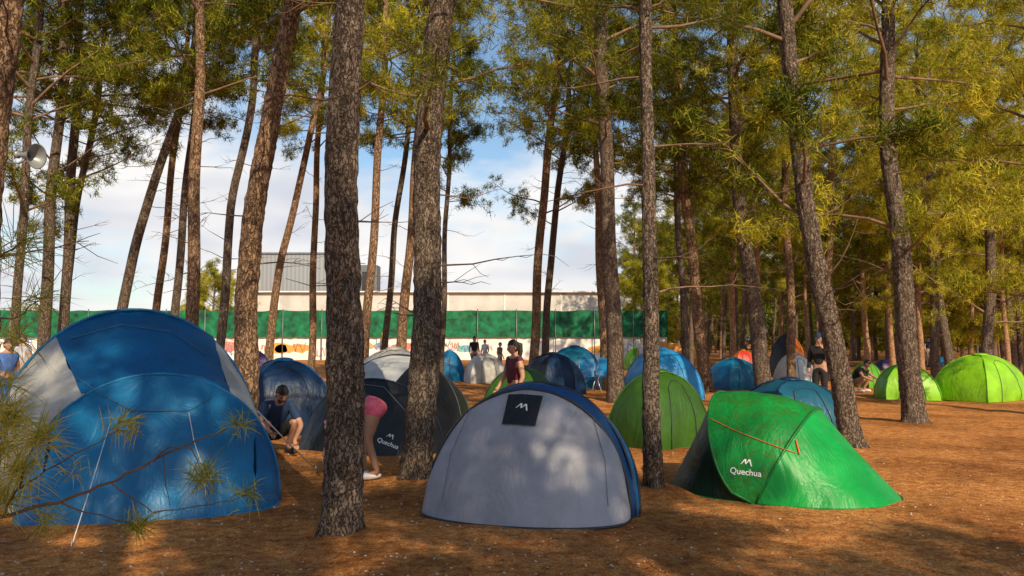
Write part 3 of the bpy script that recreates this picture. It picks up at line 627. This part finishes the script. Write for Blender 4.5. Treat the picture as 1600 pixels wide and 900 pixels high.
for i in range(18):
    cx=rr.uniform(x0,x1)-(x0+x1)/2; a0=rr.uniform(.5,1.6); hh=rr.uniform(.25,.45); zc=wh*.5+rr.uniform(-.2,.2); V=[(cx,0,zc)]
    for k in range(14):
        q=k/14*2*PI; f=rr.uniform(.75,1.1); V.append((cx+a0*math.cos(q)*f,0,min(wh-.06,max(.08,zc+hh*math.sin(q)*f))))
    V=np.array(V); V[:,1]=.022-.0012*(i%2); mb=MB(); mb.add(V,None,[(0,k+1,(k+1)%14+1) for k in range(14)]); mb.build('painted_patch',GC[(3,5,3,4,0,3)[i%6]],t,False)
for i in range(46):
    cx=rr.uniform(x0,x1)-(x0+x1)/2; cz=rr.uniform(.6,wh-.3); pts=[];a=rr.uniform(-.5,.5)
    sc=rr.uniform(.5,1.1)
    for s in range(12): pts.append((cx+s*.1*sc+rr.uniform(-.12,.12)*sc,-.0,min(wh-.08,max(.1,cz+.4*sc*math.sin(s*rr.uniform(1.2,2.2)+a)))))
    mb=MB(); mb.tube(pts,.035,5); V=mb.V[0]; V[:,1]=V[:,1]*.1+.012-.0006*i; mb.build('graffiti',GC[i%6],t)
M_net=plain('green_netting',(.004,.15,.06),.8,.5,1.6,0); M_post=plain('fence_post',(.2,.22,.2),.5,.1,5,0,.5); M_op=plain('orange_post',(.7,.28,.05),.6,.1,5,0)
t=thing('netting_fence','green netting fence strung above the white graffiti wall','fence',((x0+x1)/2,Y-.1,0))
xs=np.linspace(x0-12,x1,600)-(x0+x1)/2; zt=Z_(485,Y); rows=[]
nzv=np.array([noise.noise(Vector((x*.6,3,0))) for x in xs]); nzw=np.array([noise.noise(Vector((x*2.6,7,0))) for x in xs])
for k in range(11):
    f=k/10; top=zt+.1*nzv-.04*np.abs(np.sin(xs*1.05)); z=wh*.96+(top-wh*.96)*f+.05*nzw*(1-f)
    rows.append(np.stack([xs,-.1+.06*nzw*(.3+.7*f)+.05*nzv*math.sin(f*6),z],-1))
mb=MB(); mb.grid(np.array(rows)); mb.build('netting',M_net,t)
for x in np.arange(x0-11,x1,3.0):
    mb=MB(); mb.tube([(x-(x0+x1)/2,-.22,0),(x-(x0+x1)/2,-.22,zt+.1)],.04,6); mb.build('post',M_post,t)
for i,px in enumerate((430,600)):
    o=thing('orange_post',('orange post against the white wall left of the first thick trunk','orange post against the white wall between the two thick trunks')[i],'post',(X_(px,Y),Y-.45,0)); mb=MB(); mb.tube([(0,0,0),(0,0,Z_(520,Y))],.09,8); mb.build('shaft',M_op,o); mb=MB(); mb.box((0,0,.03),(.3,.3,.06)); mb.build('foot',M_post,o)
# horn loudspeaker
M_horn=plain('horn_grey',(.33,.34,.35),.4,.08,5,.02,.3)
pp=P(43,243,7.5); t=thing('horn_loudspeaker','grey horn loudspeaker mounted on the left edge trunk','loudspeaker',pp,0); 
d=Vector((.97,-.2,-.12)).normalized()
prof=[(-.13,.035),(-.1,.037),(-.1,.02),(-.04,.026),(.02,.045),(.07,.08),(.1,.115),(.105,.122),(.098,.112),(.06,.065),(0,.03)]
mb=MB(); mb.tube([d*a for a,_ in prof[:2]],[b for _,b in prof[:2]],16); mb.build('driver',M_horn,t)
side=d.cross(Vector((0,0,1))).normalized(); up=side.cross(d); n=28; A=[]
for a,r0 in prof[2:]:
    A.append([d*a+side*math.cos(q)*r0+up*math.sin(q)*r0 for q in np.linspace(0,2*PI,n)])
mb=MB(); mb.grid(np.array([[tuple(v) for v in row] for row in A])); mb.build('horn',M_horn,t)
mb=MB(); mb.tube([(0,0,-.02),(-.1,.03,-.07),(-.34,.1,-.03)],.012,6); mb.build('bracket',M_horn,t)
# young pine branch in the near left foreground
O=Vector((-2.3,2.35,0)); D=2.35
yp=thing('young_pine','young pine reaching yellow green needles across the lower left foreground','tree',O)
mb=MB(); mb.tube([(0,0,-.1),(.03,0,.6),(0,.05,1.3),(.04,.02,2.1),(.05,0,2.8)],[.035,.03,.025,.018,.006],10); mb.build('trunk',M_barkw,yp)
tw=MB()
def br(pl,r0,r1,dd=D):
    pts=[ (P(a,b,dd+(c if c else 0))-O) for a,b,c in pl]; 
    q=[];m_=len(pts)
    for i in range(m_-1):
        for s in range(5):
            f=s/5; v=pts[i]*(1-f)+pts[i+1]*f; q.append(v+Vector((0,random.gauss(0,.003),random.gauss(0,.0025))))
    q.append(pts[-1]); tw.tube(q,np.linspace(r0,r1,len(q)),7); return q
br([(-430,840,0),(-150,830,0),(0,808,0),(90,785,0),(170,755,.03),(235,722,.05),(300,690,.04),(372,662,.05)],.007,.002)
br([(235,722,.05),(262,700,0),(300,700,-.05),(318,745,-.06)],.0026,.0014)
br([(255,710,.05),(258,750,.0),(265,790,0)],.002,.001)
br([(90,785,0),(130,800,0),(215,820,.05)],.0026,.0012); br([(0,808,0),(30,760,-.05),(40,720,-.05),(60,690,-.08)],.0035,.0016)
br([(30,760,-.05),(100,720,0),(185,672,0)],.0026,.0014); br([(-150,830,0),(0,850,.05),(40,845,.1),(75,810,.1)],.0035,.0012)
br([(170,755,0),(240,800,.1),(330,790,.1),(385,775,.1)],.002,.0012)
br([(-430,300,0),(-100,440,0),(0,400,0),(45,372,0)],.006,.002); br([(-430,300,0),(-100,470,.1),(20,500,.1),(60,470,.1)],.005,.002)
br([(-100,640,0),(0,640,0),(30,655,0)],.004,.002); br([(-430,700,0),(-100,640,0)],.007,.004)
tw.build('branch',M_twig,yp)
nd=MB(); NV=[]
for (px,py,dy,rp,cnt) in ((60,685,-.08,50,180),(30,735,-.05,54,170),(190,668,0,36,120),(372,662,.05,29,70),(318,748,-.06,40,120),(385,772,.1,32,75),(215,822,.05,40,110),(20,660,0,52,150),(75,812,.1,36,80),(35,378,0,66,80),(55,470,.1,62,80),(5,780,0,56,150),(10,400,.1,66,70),(12,640,0,44,100),(110,740,0,26,35),(20,530,0,52,70),(0,700,0,56,140),(5,600,0,44,70)):
    c=P(px,py,D+dy)-O; L=rp/F*D*1.25
    for k in range(cnt):
        v=Vector((random.gauss(0,1)+.25,random.gauss(0,1),random.gauss(0,1)+.15)).normalized(); s=v.cross(Vector((random.gauss(0,1),random.gauss(0,1),random.gauss(0,1)))).normalized()*.0012
        b=c+Vector((random.gauss(0,.018),random.gauss(0,.014),random.gauss(0,.012))); l=L*random.uniform(.5,1.15); e=b+v*l+Vector((0,0,-.006)); md=b+v*l*.5+Vector((0,0,.004))
        NV+= [b-s,b+s,md+s,md-s,e]
Vn=np.array([tuple(v) for v in NV]); k=np.arange(len(NV)//5)*5
nd.add(Vn,np.stack([k,k+1,k+2,k+3],-1),np.stack([k+3,k+2,k+4],-1)); nd.build('needles',M_folb,yp,False)
# ---------------------------------------------------------------- ground
def spaced(a,b,fine,far): return np.array(sorted(set(list(np.arange(a,b,fine))+far)))
xs=spaced(-14,14,.12,[-700,-400,-250,-150,-100,-70,-50,-38,-30,-24,-19,-16,14,16,19,24,30,38,50,70,100,150,250,400,700]); ys=spaced(-2,24,.12,[-300,-120,-60,-30,-15,-8,-4,24,26,30,35,42,50,60,75,95,120,160,230,350,600,1200])
def gzn(x,y): return 0.022*np.sin(x*1.3+.4*y)*np.cos(y*1.05-.3*x)+0.012*np.sin(x*3.1+1)*np.sin(y*2.7)+.008*np.sin(x*7.3+y*2.)*np.sin(y*8.1-x)-.004
XX,YY=np.meshgrid(xs,ys); ZZ=gzn(XX,YY)
for (lb,pts,d,w0,w1,*_) in T:
    if d<16:
        bx_=P(pts[0][0],pts[0][1],d).x; ZZ+=.05*np.exp(-((XX-bx_)**2+(YY-d)**2)/.12)
mb=MB(); mb.grid(np.stack([XX,YY,ZZ],-1))
m,nt,b=nodes('earth')
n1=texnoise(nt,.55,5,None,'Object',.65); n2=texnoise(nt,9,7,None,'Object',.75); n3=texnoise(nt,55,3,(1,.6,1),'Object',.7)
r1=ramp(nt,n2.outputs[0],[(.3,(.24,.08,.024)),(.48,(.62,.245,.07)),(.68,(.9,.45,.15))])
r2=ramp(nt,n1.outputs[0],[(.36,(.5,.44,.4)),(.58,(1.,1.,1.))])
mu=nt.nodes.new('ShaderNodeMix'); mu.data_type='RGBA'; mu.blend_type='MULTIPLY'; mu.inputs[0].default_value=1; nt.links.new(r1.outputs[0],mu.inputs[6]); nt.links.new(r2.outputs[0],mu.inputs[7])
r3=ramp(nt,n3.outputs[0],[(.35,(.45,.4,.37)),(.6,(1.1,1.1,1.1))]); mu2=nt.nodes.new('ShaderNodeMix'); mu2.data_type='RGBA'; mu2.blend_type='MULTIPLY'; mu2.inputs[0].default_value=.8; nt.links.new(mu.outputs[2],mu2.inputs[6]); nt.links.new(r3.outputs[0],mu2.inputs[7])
nt.links.new(mu2.outputs[2],b.inputs['Base Color']); b.inputs['Roughness'].default_value=.95; b.inputs['Specular IOR Level'].default_value=.1
bp=nt.nodes.new('ShaderNodeBump'); bp.inputs['Strength'].default_value=.7; bp.inputs['Distance'].default_value=.03; ad=nt.nodes.new('ShaderNodeMath'); ad.operation='ADD'; nt.links.new(n2.outputs[0],ad.inputs[0]); nt.links.new(n3.outputs[0],ad.inputs[1]); nt.links.new(ad.outputs[0],bp.inputs['Height']); nt.links.new(bp.outputs[0],b.inputs['Normal'])
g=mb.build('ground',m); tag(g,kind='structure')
n=26000; y=4.2+rng.uniform(0,1,n)**1.5*14; x=rng.uniform(-.75,.75,n)*y*1.0
keep=(np.sin(x*2.1+y)+np.sin(y*3.3-x*1.4)+rng.normal(size=n)*.9)>-.6; x=x[keep];y=y[keep];n=len(x)
a=rng.uniform(0,6.3,n); L=rng.uniform(.02,.07,n); w=rng.uniform(.0015,.004,n); z=gzn(x,y)
b0=np.stack([x,y,z+.004],-1); d=np.stack([np.cos(a),np.sin(a),rng.uniform(-.05,.25,n)],-1)*L[:,None]; s=np.stack([-np.sin(a),np.cos(a),0*a],-1)*w[:,None]
V=np.stack([b0-s,b0+s,b0+d+s*.5,b0+d-s*.5],1).reshape(-1,3); mb=MB(); mb.add(V,np.arange(4*n).reshape(-1,4)); 
m,nt,b=nodes('litter'); gg=nt.nodes.new('ShaderNodeNewGeometry'); r_=ramp(nt,gg.outputs['Random Per Island'],[(0,(.1,.04,.018)),(.5,(.34,.15,.055)),(.9,(.6,.36,.16)),(1,(.65,.52,.34))]); nt.links.new(r_.outputs[0],b.inputs['Base Color']); b.inputs['Roughness'].default_value=.9
tag(mb.build('needle_litter',m,None,False),'dry brown pine needles scattered over the earth','needles',kind='stuff')
mb=MB(); ico=np.array([(0,0,1),(1,0,0),(0,1,0),(-1,0,0),(0,-1,0),(0,0,-1)],float); It=[(0,1,2),(0,2,3),(0,3,4),(0,4,1),(5,2,1),(5,3,2),(5,4,3),(5,1,4)]
for i in range(1300):
    yy=4.4+random.random()**1.6*9; xx=random.uniform(-.7,.7)*yy
    if random.random()<.5: xx=random.gauss(-.8,1.0)*yy*.3
    s=random.uniform(.005,.017); mb.add(ico*(1+rng.uniform(-.3,.3,(6,1)))*s*np.array([1,.8,.55])+np.array([xx,yy,float(gzn(xx,yy))+s*.2]),None,It)
tag(mb.build('pebbles',plain('pebble',(.6,.5,.42),.85,.3,30,.1),None,True),'small pale pebbles strewn on the shaded earth','pebbles',kind='stuff')
# ---------------------------------------------------------------- light
EL=R(34); sx,sy=.42,-1.; l=math.hypot(sx,sy); sx/=l; sy/=l
S=Vector((sx*math.cos(EL),sy*math.cos(EL),math.sin(EL)))
sun=bpy.data.lights.new('sun','SUN'); sun.energy=5; sun.angle=R(.5); sun.color=(1,.83,.57); so=bpy.data.objects.new('sun',sun); C.objects.link(so); so.rotation_euler=S.to_track_quat('Z','Y').to_euler()
w=bpy.data.worlds.new('World'); bpy.context.scene.world=w; w.use_nodes=True; nt=w.node_tree; bg=nt.nodes['Background']
sk=nt.nodes.new('ShaderNodeTexSky'); sk.sky_type='NISHITA'; sk.sun_disc=False; sk.sun_elevation=EL; sk.sun_rotation=math.atan2(sx,sy)
tc=nt.nodes.new('ShaderNodeTexCoord'); mp=nt.nodes.new('ShaderNodeMapping'); mp.inputs['Scale'].default_value=(1,1,2.6); mp.inputs['Location'].default_value=(.3,.1,.15)
nz=nt.nodes.new('ShaderNodeTexNoise'); nz.inputs['Scale'].default_value=3.2; nz.inputs['Detail'].default_value=8; nz.inputs['Roughness'].default_value=.55
nt.links.new(tc.outputs['Generated'],mp.inputs[0]); nt.links.new(mp.outputs[0],nz.inputs[0])
sp=nt.nodes.new('ShaderNodeSeparateXYZ'); nt.links.new(tc.outputs['Generated'],sp.inputs[0])
mr=nt.nodes.new('ShaderNodeMapRange'); mr.inputs['From Min'].default_value=.04; mr.inputs['From Max'].default_value=.55; mr.inputs['To Min'].default_value=.2; mr.inputs['To Max'].default_value=-.2; nt.links.new(sp.outputs[2],mr.inputs[0])
ad=nt.nodes.new('ShaderNodeMath'); ad.operation='ADD'; nt.links.new(nz.outputs[0],ad.inputs[0]); nt.links.new(mr.outputs[0],ad.inputs[1])
r_=ramp(nt,ad.outputs[0],[(.49,(0,0,0)),(.64,(1,1,1))])
nz2=nt.nodes.new('ShaderNodeTexNoise'); nz2.inputs['Scale'].default_value=7; nt.links.new(mp.outputs[0],nz2.inputs[0]); rc=ramp(nt,nz2.outputs[0],[(.3,(6.9,7.2,8.)),(.6,(10.,9.8,9.6))])
gm=nt.nodes.new('ShaderNodeMix'); gm.data_type='RGBA'; gm.blend_type='MULTIPLY'; gm.inputs[0].default_value=1; nt.links.new(sk.outputs[0],gm.inputs[6]); gm.inputs[7].default_value=(1.25,1.4,1.45,1)
mx=nt.nodes.new('ShaderNodeMix'); mx.data_type='RGBA'; nt.links.new(r_.outputs[0],mx.inputs[0]); nt.links.new(gm.outputs[2],mx.inputs[6]); nt.links.new(rc.outputs[0],mx.inputs[7]); nt.links.new(mx.outputs[2],bg.inputs[0]); bg.inputs[1].default_value=.1
cam=bpy.data.cameras.new('camera'); co=bpy.data.objects.new('camera',cam); C.objects.link(co); co.location=CAM; co.rotation_euler=(PI/2+TH,0,0); cam.lens=36*F/1600; cam.sensor_width=36; cam.clip_end=3000; bpy.context.scene.camera=co
vs=bpy.context.scene.view_settings; vs.view_transform='Standard'; vs.look='None'; vs.exposure=0
